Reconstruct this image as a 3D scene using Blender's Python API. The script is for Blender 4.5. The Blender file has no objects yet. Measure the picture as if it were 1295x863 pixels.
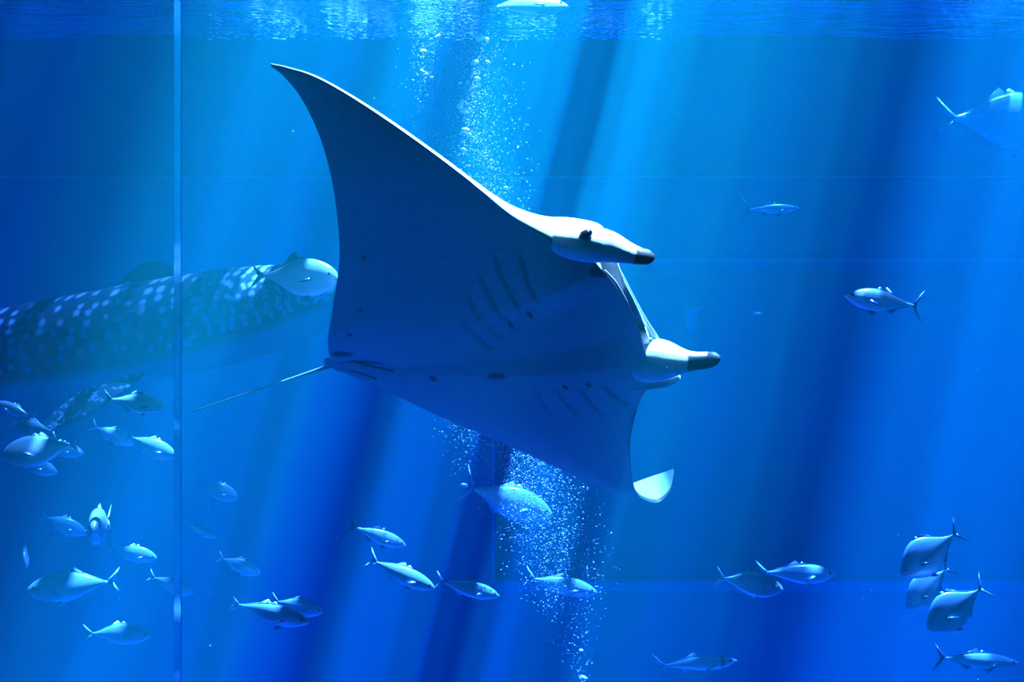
import bpy, bmesh, math, random
import numpy as np
from mathutils import Vector, Matrix

scene = bpy.context.scene
C = scene.collection

# ------------------------------------------------------------------ camera
F = 1389.0                     # focal length in pixels of the 1295 x 863 frame
CX, CY = 647.5, 431.5
CZ = 6.5                       # eye height above the tank floor (m)
cam_d = bpy.data.cameras.new('camera')
cam = bpy.data.objects.new('camera', cam_d)
C.objects.link(cam)
cam.location = (0, 0, CZ)
cam.rotation_euler = (math.radians(90), 0, 0)
cam_d.sensor_width = 36.0
cam_d.lens = 36.0 * F / 1295.0
cam_d.clip_end = 200
scene.camera = cam

# ------------------------------------------------------------------ light
world = bpy.data.worlds.new('sky')
scene.world = world
world.use_nodes = True
bg = world.node_tree.nodes['Background']
bg.inputs['Color'].default_value = (0.22, 0.50, 1.0, 1)
bg.inputs['Strength'].default_value = 1.0

TO_SUN = Vector((1.20, 0.45, 4.67)).normalized()
sun_d = bpy.data.lights.new('sun_offscreen', 'SUN')
sun_d.energy = 160.0
sun_d.angle = math.radians(0.6)
sun_d.color = (1.0, 0.97, 0.90)
sun = bpy.data.objects.new('sun_offscreen', sun_d)
C.objects.link(sun)
sun.rotation_euler = TO_SUN.to_track_quat('Z', 'Y').to_euler()
sun.location = (6, 10, 30)

vs = scene.view_settings
vs.view_transform = 'Standard'
vs.look = 'None'
vs.gamma = 1.0
vs.use_curve_mapping = False
vs.exposure = 0.0
scene.cycles.use_denoising = True
scene.cycles.max_bounces = 8
scene.cycles.volume_bounces = 4
scene.cycles.diffuse_bounces = 2
scene.cycles.transparent_max_bounces = 24
scene.cycles.sample_clamp_indirect = 6.0
scene.cycles.blur_glossy = 0.6

GLZ = 0.15                     # light let through by the added glazing between the bays
SURF_Z = 10.95                 # water surface
WALL_Y = 16.0                  # back wall of the tank
PANE_Y = 2.0                   # viewing window

# ------------------------------------------------------------------ helpers
def P(px, py, d):
    """point at distance d along y that the photo shows at pixel (px, py)"""
    return Vector(((px - CX) / F * d, d, CZ - (py - CY) / F * d))

def link(name, me, mat=None, parent=None):
    o = bpy.data.objects.new(name, me)
    C.objects.link(o)
    if mat is not None:
        me.materials.clear()
        me.materials.append(mat)
    if parent is not None:
        o.parent = parent
    return o

def tag(o, label=None, cat=None, group=None, kind=None):
    if label: o['label'] = label
    if cat: o['category'] = cat
    if group: o['group'] = group
    if kind: o['kind'] = kind
    return o

def mesh(name, verts, faces, smooth=True):
    me = bpy.data.meshes.new(name)
    me.from_pydata([tuple(v) for v in verts], [], faces)
    me.update()
    if smooth:
        me.polygons.foreach_set('use_smooth', [True] * len(me.polygons))
    return me

def box_mesh(name, lo, hi, bevel=0.0):
    bm = bmesh.new()
    bmesh.ops.create_cube(bm, size=1)
    for v in bm.verts:
        for k in range(3):
            v.co[k] = lo[k] if v.co[k] < 0 else hi[k]
    if bevel:
        bmesh.ops.bevel(bm, geom=bm.edges[:], offset=bevel, segments=2, affect='EDGES')
    me = bpy.data.meshes.new(name)
    bm.to_mesh(me); bm.free()
    return me

def box(name, lo, hi, mat, parent=None, bevel=0.0):
    return link(name, box_mesh(name, lo, hi, bevel), mat, parent)

def set_colors(me, cols):
    a = me.color_attributes.new('Col', 'FLOAT_COLOR', 'POINT')
    buf = np.ones((len(me.vertices), 4), dtype=np.float32)
    buf[:, :3] = np.asarray(cols, dtype=np.float32)
    a.data.foreach_set('color', buf.ravel())

def crom(ys, us):
    """Catmull-Rom through rows ys at integer parameters"""
    ys = np.asarray(ys, float)
    n = len(ys)
    us = np.asarray(us, float)
    i = np.clip(np.floor(us).astype(int), 0, n - 2)
    t = (us - i)
    t = t[:, None] if ys.ndim > 1 else t
    p1, p2 = ys[i], ys[i + 1]
    p0 = np.where((i == 0)[:, None] if ys.ndim > 1 else (i == 0), 2 * p1 - p2, ys[np.maximum(i - 1, 0)])
    p3 = np.where((i == n - 2)[:, None] if ys.ndim > 1 else (i == n - 2), 2 * p2 - p1, ys[np.minimum(i + 2, n - 1)])
    return 0.5 * (2 * p1 + (p2 - p0) * t + (2 * p0 - 5 * p1 + 4 * p2 - p3) * t * t + (3 * p1 - p0 - 3 * p2 + p3) * t ** 3)

# ------------------------------------------------------------------ materials
def new_mat(name):
    m = bpy.data.materials.new(name)
    m.use_nodes = True
    nt = m.node_tree
    for n in list(nt.nodes):
        nt.nodes.remove(n)
    out = nt.nodes.new('ShaderNodeOutputMaterial')
    return m, nt, out

def N(nt, kind, **kw):
    n = nt.nodes.new(kind)
    for k, v in kw.items():
        if k.startswith('i_'):
            n.inputs[k[2:].replace('_', ' ')].default_value = v
        else:
            setattr(n, k, v)
    return n

def mat_paint(name, col, col2, scale, rough=0.6, bump=0.1, stretch=(1, 1, 1)):
    m, nt, out = new_mat(name)
    tc = N(nt, 'ShaderNodeTexCoord')
    mp = N(nt, 'ShaderNodeMapping'); mp.inputs['Scale'].default_value = stretch
    nz = N(nt, 'ShaderNodeTexNoise'); nz.inputs['Scale'].default_value = scale; nz.inputs['Detail'].default_value = 6
    rp = N(nt, 'ShaderNodeValToRGB')
    rp.color_ramp.elements[0].position = 0.35; rp.color_ramp.elements[0].color = (*col, 1)
    rp.color_ramp.elements[1].position = 0.7; rp.color_ramp.elements[1].color = (*col2, 1)
    b = N(nt, 'ShaderNodeBsdfPrincipled'); b.inputs['Roughness'].default_value = rough
    bp = N(nt, 'ShaderNodeBump'); bp.inputs['Strength'].default_value = bump
    L = nt.links.new
    L(tc.outputs['Object'], mp.inputs['Vector']); L(mp.outputs['Vector'], nz.inputs['Vector'])
    L(nz.outputs['Fac'], rp.inputs['Fac']); L(rp.outputs['Color'], b.inputs['Base Color'])
    L(nz.outputs['Fac'], bp.inputs['Height']); L(bp.outputs['Normal'], b.inputs['Normal'])
    L(b.outputs['BSDF'], out.inputs['Surface'])
    return m

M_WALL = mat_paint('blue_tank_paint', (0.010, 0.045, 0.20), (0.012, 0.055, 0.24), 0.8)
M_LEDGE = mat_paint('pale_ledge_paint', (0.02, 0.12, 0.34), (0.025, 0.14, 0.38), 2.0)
M_FLOOR = mat_paint('tank_floor_sand', (0.20, 0.20, 0.17), (0.26, 0.26, 0.22), 3.0)
M_HALL = mat_paint('dark_hall_paint', (0.01, 0.01, 0.012), (0.015, 0.015, 0.02), 2.0, 0.9)
M_ROOF = mat_paint('shade_roof_grey', (0.10, 0.12, 0.15), (0.14, 0.16, 0.2), 1.5)

# water body: scatters green and blue, drinks red
m, nt, out = new_mat('sea_water')
sc_n = N(nt, 'ShaderNodeVolumeScatter')
sc_n.inputs['Color'].default_value = (0.012, 0.78, 0.62, 1)
sc_n.inputs['Density'].default_value = 0.0205
sc_n.inputs['Anisotropy'].default_value = 0.0
ab_n = N(nt, 'ShaderNodeVolumeAbsorption')
ab_n.inputs['Color'].default_value = (0.10, 0.56, 0.962, 1)
ab_n.inputs['Density'].default_value = 0.30
ad = N(nt, 'ShaderNodeAddShader')
nt.links.new(sc_n.outputs[0], ad.inputs[0]); nt.links.new(ab_n.outputs[0], ad.inputs[1])
nt.links.new(ad.outputs[0], out.inputs['Volume'])
M_WATER = m

# water surface seen from below: mirror at grazing angles, lets light in from above
m, nt, out = new_mat('rippled_water_surface')
L = nt.links.new
tc = N(nt, 'ShaderNodeTexCoord')
tr = N(nt, 'ShaderNodeBsdfTransparent')
gl = N(nt, 'ShaderNodeBsdfGlossy'); gl.inputs['Roughness'].default_value = 0.06; gl.inputs['Color'].default_value = (0.9, 0.95, 1, 1)
mp2 = N(nt, 'ShaderNodeMapping'); mp2.inputs['Scale'].default_value = (0.55, 3.0, 1.0)
n2 = N(nt, 'ShaderNodeTexNoise'); n2.inputs['Scale'].default_value = 2.2; n2.inputs['Detail'].default_value = 4
bp = N(nt, 'ShaderNodeBump'); bp.inputs['Strength'].default_value = 1.0; bp.inputs['Distance'].default_value = 0.35
lw = N(nt, 'ShaderNodeLayerWeight'); lw.inputs['Blend'].default_value = 0.5
mr = N(nt, 'ShaderNodeMapRange'); mr.inputs['From Min'].default_value = 0.35; mr.inputs['From Max'].default_value = 0.62
mr.inputs['To Min'].default_value = 0.03; mr.inputs['To Max'].default_value = 0.97
mx = N(nt, 'ShaderNodeMixShader')
L(tc.outputs['Object'], mp2.inputs['Vector']); L(mp2.outputs['Vector'], n2.inputs['Vector']); L(n2.outputs['Fac'], bp.inputs['Height'])
L(bp.outputs['Normal'], gl.inputs['Normal'])
L(lw.outputs['Facing'], mr.inputs['Value']); L(mr.outputs['Result'], mx.inputs['Fac'])
L(tr.outputs[0], mx.inputs[1]); L(gl.outputs[0], mx.inputs[2]); L(mx.outputs[0], out.inputs['Surface'])
M_SURF = m

# added neutral glazing that dims the sunlight between open bays
m, nt, out = new_mat('shade_glazing_grey')
tr = N(nt, 'ShaderNodeBsdfTransparent'); tr.inputs['Color'].default_value = (GLZ, GLZ, GLZ, 1)
gl = N(nt, 'ShaderNodeBsdfGlossy'); gl.inputs['Roughness'].default_value = 0.1
mx = N(nt, 'ShaderNodeMixShader'); mx.inputs[0].default_value = 0.06
nt.links.new(tr.outputs[0], mx.inputs[1]); nt.links.new(gl.outputs[0], mx.inputs[2]); nt.links.new(mx.outputs[0], out.inputs['Surface'])
M_GLAZE = m

# acrylic: clear
m, nt, out = new_mat('clear_acrylic')
tr = N(nt, 'ShaderNodeBsdfTransparent'); tr.inputs['Color'].default_value = (0.985, 0.99, 1.0, 1)
nt.links.new(tr.outputs[0], out.inputs['Surface'])
M_ACRYL = m

def mat_vcol(name, rough=0.45, metallic=0.0, spec=0.5, bump=0.0, bump_scale=40, coat=0.0):
    m, nt, out = new_mat(name)
    at = N(nt, 'ShaderNodeAttribute'); at.attribute_name = 'Col'
    b = N(nt, 'ShaderNodeBsdfPrincipled')
    b.inputs['Roughness'].default_value = rough
    b.inputs['Metallic'].default_value = metallic
    b.inputs['Specular IOR Level'].default_value = spec
    tc = N(nt, 'ShaderNodeTexCoord')
    nz = N(nt, 'ShaderNodeTexNoise'); nz.inputs['Scale'].default_value = bump_scale; nz.inputs['Detail'].default_value = 4
    mixc = N(nt, 'ShaderNodeMix', data_type='RGBA', blend_type='MULTIPLY')
    mixc.inputs['Factor'].default_value = 0.35
    nt.links.new(tc.outputs['Object'], nz.inputs['Vector'])
    rp = N(nt, 'ShaderNodeValToRGB')
    rp.color_ramp.elements[0].position = 0.3; rp.color_ramp.elements[0].color = (0.6, 0.6, 0.6, 1)
    rp.color_ramp.elements[1].position = 0.65
    nt.links.new(nz.outputs['Fac'], rp.inputs['Fac'])
    nt.links.new(at.outputs['Color'], mixc.inputs[6]); nt.links.new(rp.outputs['Color'], mixc.inputs[7])
    nt.links.new(mixc.outputs[2], b.inputs['Base Color'])
    if bump:
        bpn = N(nt, 'ShaderNodeBump'); bpn.inputs['Strength'].default_value = bump; bpn.inputs['Distance'].default_value = 0.01
        nt.links.new(nz.outputs['Fac'], bpn.inputs['Height']); nt.links.new(bpn.outputs['Normal'], b.inputs['Normal'])
    nt.links.new(b.outputs[0], out.inputs['Surface'])
    return m

M_MANTA = mat_vcol('manta_skin', 0.6, 0.0, 0.35, 0.15, 30)
M_FISH = mat_vcol('silver_fish_skin', 0.27, 0.25, 0.7, 0.05, 25)
M_EYE = mat_paint('dark_eye', (0.004, 0.004, 0.005), (0.008, 0.008, 0.01), 5, 0.15, 0.0)

# ------------------------------------------------------------------ the tank
XW = 15.0
ROOF_Z = 12.3
tag(box('floor', (-XW, PANE_Y, -0.3), (XW, WALL_Y + 3, 0.0), M_FLOOR), 'pale sand floor of the tank below the fish', 'floor', kind='structure')
tag(box('wall_left', (-XW - 0.4, PANE_Y, -0.3), (-XW, WALL_Y + 3, ROOF_Z), M_WALL), 'blue painted side wall of the tank', 'wall', kind='structure')
tag(box('wall_right', (XW, PANE_Y, -0.3), (XW + 0.4, WALL_Y + 3, ROOF_Z), M_WALL), 'blue painted side wall beside the rear window', 'wall', kind='structure')

# back wall with a deep window recess on its right half
def zy(py, d=WALL_Y): return CZ - (py - CY) / F * d
def xx(px, d=WALL_Y): return (px - CX) / F * d
WX0 = xx(626); WZ0 = zy(738); WZ1 = zy(329); WX1 = 12.5
REC = 2.4
wb = link('wall_back', box_mesh('wall_back', (-XW, WALL_Y, -0.3), (WX0, WALL_Y + 0.5, zy(226))), M_WALL)
tag(wb, 'deep blue back wall of the tank behind the manta ray', 'wall', kind='structure')
box('wall_panel', (WX0, WALL_Y, -0.3), (XW, WALL_Y + 0.5, WZ0), M_WALL, wb)
box('wall_panel', (WX0, WALL_Y, WZ1), (XW, WALL_Y + 0.5, zy(226)), M_WALL, wb)
box('wall_panel', (WX1, WALL_Y, WZ0), (XW, WALL_Y + 0.5, WZ1), M_WALL, wb)
box('wall_panel', (-XW, WALL_Y + 0.10, zy(226)), (XW, WALL_Y + 0.5, ROOF_Z), M_WALL, wb)
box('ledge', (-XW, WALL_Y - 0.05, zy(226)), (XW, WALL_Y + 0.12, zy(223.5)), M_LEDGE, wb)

wf = box('window_2', (WX0, WALL_Y + REC, WZ0), (WX1, WALL_Y + REC + 0.3, WZ1), mat_paint('blue_window_pane', (0.01, 0.05, 0.30), (0.012, 0.06, 0.34), 0.5, 0.3, 0.0))
tag(wf, 'wide rear viewing window recessed in the back wall', 'window', kind='structure')
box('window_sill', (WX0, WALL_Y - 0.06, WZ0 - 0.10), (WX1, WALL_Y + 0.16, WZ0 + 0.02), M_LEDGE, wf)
box('window_sill_deck', (WX0, WALL_Y + 0.16, WZ0 - 0.10), (WX1, WALL_Y + REC, WZ0), M_WALL, wf)
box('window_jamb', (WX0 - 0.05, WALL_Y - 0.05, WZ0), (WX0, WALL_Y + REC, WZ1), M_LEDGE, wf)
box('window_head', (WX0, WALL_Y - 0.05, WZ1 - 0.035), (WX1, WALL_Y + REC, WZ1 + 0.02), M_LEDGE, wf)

# viewing hall the camera stands in
tag(box('floor_hall', (-XW, -4, CZ - 2.6), (XW, PANE_Y - 0.3, CZ - 2.5), M_HALL), 'dark floor of the viewing hall', 'floor', kind='structure')
tag(box('ceiling', (-XW, -4, ROOF_Z), (XW, PANE_Y, ROOF_Z + 0.3), M_HALL), 'dark ceiling of the viewing hall', 'ceiling', kind='structure')
tag(box('wall_front', (-XW, -4.3, CZ - 2.6), (XW, -4, ROOF_Z + 0.3), M_HALL), 'dark rear wall of the viewing hall', 'wall', kind='structure')
tag(box('wall_hall_left', (-XW - 0.4, -4, CZ - 2.6), (-XW, PANE_Y, ROOF_Z + .3), M_HALL), 'dark side wall of the viewing hall', 'wall', kind='structure')
tag(box('wall_hall_right', (XW, -4, CZ - 2.6), (XW + 0.4, PANE_Y, ROOF_Z + .3), M_HALL), 'dark side wall at the far end of the viewing hall', 'wall', kind='structure')
tag(box('wall_plinth', (-XW, PANE_Y - 0.3, -0.3), (XW, PANE_Y, CZ - 2.5), M_HALL), 'dark plinth under the acrylic viewing window', 'wall', kind='structure')

# big acrylic viewing window: clear panels bonded at a seam
SEAM_X = (228.5 - CX) / F * PANE_Y
w1 = box('window_1', (SEAM_X + 0.007, PANE_Y - 0.06, CZ - 2.5), (XW, PANE_Y, ROOF_Z), M_ACRYL)
tag(w1, 'clear acrylic viewing window with a bonded vertical seam', 'window', kind='structure')
box('acrylic_panel', (-XW, PANE_Y - 0.06, CZ - 2.5), (SEAM_X - 0.007, PANE_Y, ROOF_Z), M_ACRYL, w1)
m, nt, out = new_mat('acrylic_seam')
rfb = N(nt, 'ShaderNodeBsdfRefraction'); rfb.inputs['IOR'].default_value = 1.33; rfb.inputs['Roughness'].default_value = 0.12; rfb.inputs['Color'].default_value = (0.9, 1, 1, 1)
tr = N(nt, 'ShaderNodeBsdfTransparent')
mx = N(nt, 'ShaderNodeMixShader'); mx.inputs[0].default_value = 0.75
nt.links.new(tr.outputs[0], mx.inputs[1]); nt.links.new(rfb.outputs[0], mx.inputs[2]); nt.links.new(mx.outputs[0], out.inputs['Surface'])
# the bonded joint is a slim wedge of clear resin
sx0, sx1, sy = SEAM_X - 0.0062, SEAM_X + 0.0062, PANE_Y - 0.02
sv = [(x, y, z) for z in (CZ - 2.5, ROOF_Z) for x, y in ((sx0, sy), (sx1, sy), (sx1, sy + 0.0048), (sx0, sy + 0.0012))]
link('seam', mesh('seam', sv, [(0, 1, 5, 4), (1, 2, 6, 5), (2, 3, 7, 6), (3, 0, 4, 7), (3, 2, 1, 0), (4, 5, 6, 7)], False), m, w1)

# water
tag(box('water_body', (-XW + 0.001, PANE_Y + 0.001, 0.001), (XW - 0.001, WALL_Y + REC + 0.2, SURF_Z - 0.05), M_WATER), 'clear blue sea water filling the tank', 'water', kind='stuff')
nx, ny = 150, 160
gx = np.linspace(-XW, XW, nx); gy = np.linspace(PANE_Y, WALL_Y + 0.1, ny)
vv = []
for y in gy:
    for x in gx:
        z = SURF_Z + 0.022 * math.sin(1.3 * x + 2.1 * y) + 0.018 * math.sin(3.7 * y - 0.9 * x + 1) + 0.012 * math.sin(5.1 * x + 1.7 * y)
        vv.append((x, y, z))
ff = [(j * nx + i, j * nx + i + 1, (j + 1) * nx + i + 1, (j + 1) * nx + i) for j in range(ny - 1) for i in range(nx - 1)]
ws = link('water_surface', mesh('water_surface', vv, ff), M_SURF)
tag(ws, 'rippled underside of the water surface above the fish', 'water', kind='structure')

# unseen cover added over the tank to shade its front and cut light shafts
SHAFT_ROWS = [   # depth range at the reference row, open bays as pixel ranges there
    (7.4, 10.4, 200, [(196, 330), (440, 925), (1085, 1150), (1190, 1420)]),
    (10.4, 13.4, 200, [(365, 430), (1200, 1420)]),
    (13.4, 17.2, 200, [(40, 70), (290, 420), (480, 560), (600, 700), (760, 800), (950, 1010), (1130, 1180), (1230, 1400)]),
]
# the added front deck has an oblique eave set to sun the ray's edge
SHADE_EAVE = [(-0.6, 4.88), (3.3, 6.58), (3.3001, 7.75)]
E0 = SHADE_EAVE[0][1]
rf = box('shade_roof', (-XW - 0.4, PANE_Y, ROOF_Z), (XW + 0.4, E0, ROOF_Z + 0.2), M_ROOF)
tag(rf, 'unseen grey cover over the tank, its bays shaped to cast light shafts', 'shade_roof', kind='structure')
box('shade_deck', (-XW - 0.4, E0, ROOF_Z), (SHADE_EAVE[0][0], 7.75, ROOF_Z + 0.2), M_ROOF, rf)
box('shade_deck', (SHADE_EAVE[-1][0], E0, ROOF_Z), (XW + 0.4, 7.75, ROOF_Z + 0.2), M_ROOF, rf)
poly = [(SHADE_EAVE[-1][0], E0)] + SHADE_EAVE[::-1]
n_ = len(poly)
link('shade_deck', mesh('shade_deck', [(x, y, ROOF_Z) for x, y in poly] + [(x, y, ROOF_Z + 0.2) for x, y in poly],
     [tuple(range(n_)), tuple(reversed(range(n_, 2 * n_)))] + [((k + 1) % n_, k, n_ + k, n_ + (k + 1) % n_) for k in range(n_)], False), M_ROOF, rf)
for d0, d1, pyref, bays in SHAFT_ROWS:
    dm = 0.5 * (d0 + d1)
    z = P(0, pyref, dm).z
    sh = (ROOF_Z - z) * TO_SUN.x / TO_SUN.z
    shy = (ROOF_Z - z) * TO_SUN.y / TO_SUN.z
    edges = [-XW - 0.4]
    for a, b in bays:
        edges += [P(a, pyref, dm).x + sh, P(b, pyref, dm).x + sh]
    edges.append(XW + 0.4)
    for x0, x1 in zip(edges[::2], edges[1::2]):
        if x1 > x0:
            link('shade_glazing', mesh('shade_glazing', [(x0, d0 + 0.35, ROOF_Z), (x1, d0 + 0.35, ROOF_Z), (x1, d1 + 0.35, ROOF_Z), (x0, d1 + 0.35, ROOF_Z)], [(0, 1, 2, 3)], False), M_GLAZE, rf)

rbm = random.Random(21)  # beams added to split the sunlight into fine shafts
for d0, d1 in ((7.75, 10.75), (10.75, 13.75), (13.75, 17.5)):
    x = -7.0
    while x < 9.5:
        w = rbm.uniform(0.10, 0.34)
        box('shaft_beam', (x, d0, ROOF_Z - 0.16), (x + w, d1, ROOF_Z - 0.01), M_ROOF, rf)
        x += w + rbm.uniform(0.35, 1.0)

# ------------------------------------------------------------------ manta ray
# the ray glides to the right and towards the window, banked so that its belly shows;
# its disc lies about a plane through MC with ventral normal NV
NV = Vector((-0.176, -0.571, -0.802)).normalized()     # belly side
ND = -NV                                               # back side
MC = P(620, 400, 6.2)
FWD = (P(800, 395, 1) - P(422, 465, 1))
def on_plane(px, py, lift=0.0):
    """pixel -> point on the disc plane, lifted by `lift` metres to the back side"""
    r = P(px, py, 1.0) - Vector((0, 0, CZ))
    o = MC + ND * lift - Vector((0, 0, CZ))
    t = o.dot(NV) / r.dot(NV)
    return Vector((0, 0, CZ)) + r * t
# leading-edge pixel, trailing-edge pixel, lift LE, lift TE, thickness, blunt front (m), mouth hollow (m)
ST = [
    (342, 81, 343, 84, 0.10, 0.10, 0.010, 0.0, 0.0),
    (364, 86, 360, 98, 0.08, 0.08, 0.022, 0.0, 0.0),
    (398, 97, 382, 126, 0.06, 0.06, 0.036, 0.0, 0.0),
    (440, 120, 404, 172, 0.04, 0.03, 0.055, 0.0, 0.0),
    (492, 154, 419, 225, 0.02, 0.00, 0.080, 0.0, 0.0),
    (548, 194, 427, 280, 0.0, 0.0, 0.105, 0.0, 0.0),
    (600, 234, 429, 332, 0.0, 0.0, 0.140, 0.0, 0.0),
    (646, 272, 421, 388, 0.0, 0.0, 0.200, 0.02, 0.0),
    (690, 303, 415, 426, 0.0, 0.0, 0.300, 0.07, -0.02),
    (730, 326, 416, 446, 0.0, 0.0, 0.400, 0.15, -0.03),
    (762, 343, 419, 456, 0.0, 0.0, 0.460, 0.16, 0.04),
    (783, 370, 421, 462, 0.0, 0.0, 0.490, 0.045, 0.11),
    (799, 400, 424, 465, 0.0, 0.0, 0.500, 0.030, 0.13),
    (810, 428, 428, 468, 0.0, 0.0, 0.480, 0.035, 0.11),
    (816, 452, 434, 471, 0.0, 0.0, 0.440, 0.10, 0.04),
    (822, 480, 446, 477, 0.0, 0.0, 0.360, 0.10, -0.02),
    (808, 512, 490, 496, 0.0, 0.0, 0.240, 0.03, 0.0),
    (799, 545, 558, 528, 0.0, 0.0, 0.150, 0.0, 0.0),
    (797, 573, 630, 558, 0.0, 0.0, 0.100, 0.0, 0.0),
    (799, 598, 700, 590, 0.0, 0.0, 0.070, 0.0, 0.0),
    (803, 619, 772, 621, 0.0, 0.03, 0.045, 0.0, 0.0),
    (812, 631, 801, 611, 0.03, 0.34, 0.030, 0.0, 0.0),
    (831, 636, 823, 603, 0.10, 0.52, 0.026, 0.0, 0.0),
    (847, 622, 841, 597, 0.22, 0.55, 0.020, 0.0, 0.0),
    (852, 600, 851, 593, 0.45, 0.52, 0.010, 0.0, 0.0),
]
ST = np.array(ST, float)
NU, NVV = 420, 170
us = np.linspace(0, len(ST) - 1, NU)
S = crom(ST, us)
S[:, 6:8] = np.maximum(S[:, 6:8], 0.0)
vt = np.linspace(0, 1, NVV) ** 1.6                      # denser at the leading edge
def airfoil(v):
    return np.clip(1.75 * (1.38 * np.sqrt(v) * (1 - v) + 0.25 * v * (1 - v)) / 1.02, 0, None) * 0.98

# dark belly marks in pixels of the belly: x, y, half width, half height, tilt
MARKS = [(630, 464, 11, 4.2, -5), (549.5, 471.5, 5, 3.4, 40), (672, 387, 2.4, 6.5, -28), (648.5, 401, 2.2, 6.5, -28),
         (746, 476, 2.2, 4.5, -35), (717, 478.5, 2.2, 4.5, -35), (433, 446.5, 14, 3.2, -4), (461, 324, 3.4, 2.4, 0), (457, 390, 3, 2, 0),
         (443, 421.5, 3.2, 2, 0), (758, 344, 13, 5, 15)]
# gill slits: polyline in belly pixels, width px
GILLS = [
    [(622, 305), (636, 336), (654, 368), (666, 388)], [(606, 333), (622, 362), (640, 388), (652, 402)],
    [(590, 352), (606, 382), (626, 408), (640, 420)], [(583, 384), (600, 408), (616, 426), (632, 436)],
    [(656, 304), (664, 330), (676, 356), (688, 374)],
    [(652, 482), (658, 498), (668, 516)], [(678, 478), (686, 500), (704, 524)], [(706, 478), (716, 502), (738, 526)],
    [(734, 477), (746, 500), (768, 526)], [(764, 476), (776, 494), (800, 514)],
]
def seg_field(px, py, poly):
    """signed distance (px) across and along parameter of the nearest point of a polyline"""
    best = np.full(px.shape, 1e9); side = np.zeros(px.shape); along = np.zeros(px.shape)
    n = len(poly) - 1
    for k in range(n):
        (x0, y0), (x1, y1) = poly[k], poly[k + 1]
        dx, dy = x1 - x0, y1 - y0
        l2 = dx * dx + dy * dy
        t = np.clip(((px - x0) * dx + (py - y0) * dy) / l2, 0, 1)
        ex, ey = px - (x0 + t * dx), py - (y0 + t * dy)
        d = np.hypot(ex, ey)
        m_ = d < best
        best = np.where(m_, d, best)
        side = np.where(m_, np.sign(dx * ey - dy * ex), side)
        along = np.where(m_, (k + t) / n, along)
    return best, side, along

BELLY = (0.32, 0.34, 0.31)  # white underside toned grey to hold its shade; rim and head fins stay white
verts, cols, faces = [], [], []
rows = []
for i in range(NU):
    lx, ly, tx, ty, ll, lt, T, t0, hol = S[i]
    A = np.array(on_plane(lx, ly, ll)); B = np.array(on_plane(tx, ty, lt))
    lepx = np.array([lx, ly]); tepx = np.array([tx, ty])
    mid = 1 - np.clip(abs(us[i] - 12.2) / 5.0, 0, 1)       # 1 on the body axis
    row = []
    px = lx + (tx - lx) * vt; py = ly + (ty - ly) * vt
    roll_up = np.interp(us[i], [8, 11, 13, 18, 19.5, 20.3], [0, 0.22, 0.40, 0.40, 0.2, 0])
    lifts = ll + (lt - ll) * vt + roll_up * np.clip((vt - 0.45) / 0.55, 0, 1) ** 2
    pts = np.array([tuple(on_plane(px[k], py[k], lifts[k])) for k in range(NVV)])
    A = pts[0]; B = pts[-1]
    th = T * airfoil(vt) * (1 - 0.35 * mid * vt)
    if hol > 0.03:
        th = th * (1 - np.exp(-vt / 0.38) * min(1, (hol - 0.03) * 12))
    blunt = t0 * np.exp(-(vt / 0.10) ** 2)
    nd = np.array(ND)
    bulge = 0.20 * th * (1 - np.exp(-(vt / 0.05)))
    ven = pts - nd[None] * bulge[:, None]
    # gill flaps
    disp = np.zeros(NVV)
    for g in GILLS:
        d, sd, al = seg_field(px, py, g)
        end = np.clip(np.minimum(al, 1 - al) * 6, 0, 1)
        w = np.clip(d / 16.0, 0, 1)
        flap = np.where(sd > 0, (1 - w) ** 1.5, 0) * end * (d < 16)
        disp += flap * 0.011 - np.exp(-(d / 2.6) ** 2) * end * 0.012
    ven = ven - nd[None] * disp[:, None]
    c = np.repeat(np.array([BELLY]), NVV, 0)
    margin = np.exp(-(vt / 0.012) ** 2) * (us[i] > 16.2)      # dark margin of the wing
    c = c * (1 - 0.8 * margin)[:, None]
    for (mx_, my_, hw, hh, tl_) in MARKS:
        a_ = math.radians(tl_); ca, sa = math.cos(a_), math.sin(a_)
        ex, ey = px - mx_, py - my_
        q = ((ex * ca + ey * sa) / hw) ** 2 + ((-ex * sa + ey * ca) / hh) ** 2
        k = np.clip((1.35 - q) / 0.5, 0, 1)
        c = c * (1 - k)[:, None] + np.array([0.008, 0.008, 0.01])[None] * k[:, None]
    dor = pts + nd[None] * (th * 0.95 + blunt)[:, None]
    fw = np.array(FWD.normalized())
    dor[:, :] += fw[None] * (0.035 * np.exp(-(vt / 0.08) ** 2) * np.clip(hol * 8, 0, 1))[:, None]
    tip = np.clip((4.2 - us[i]) / 2.5, 0, 1)
    rimc = np.array([0.70, 0.73, 0.68]) * (1 - tip) + np.array([0.030, 0.036, 0.018]) * tip
    k = np.clip((0.16 - vt) / 0.08, 0, 1)
    cd = np.array([0.05, 0.06, 0.06])[None] * (1 - k)[:, None] + rimc[None] * k[:, None]
    if us[i] > 20.2:
        cd = np.repeat(np.array([[0.30, 0.36, 0.28]]), NVV, 0)
        cd[vt < 0.07] = (0.02, 0.03, 0.02)
    # loop: dorsal TE -> dorsal LE -> front hollow (3 rows) -> ventral LE -> ventral TE
    fr = []
    frc = []
    back = (B - A) / max(np.linalg.norm(B - A), 1e-6)
    for q in (0.25, 0.5, 0.75):
        w = math.sin(math.pi * q)
        fr.append(dor[0] * (1 - q) + ven[0] * q + back * hol * w)
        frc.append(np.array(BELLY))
    loop = np.vstack([dor[::-1], np.array(fr), ven])
    lc = np.vstack([cd[::-1], np.array(frc), c])
    rows.append(len(verts) * 0 + len(loop))
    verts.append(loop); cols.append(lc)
ML = rows[0]
V = np.vstack(verts); K = np.vstack(cols)
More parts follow.
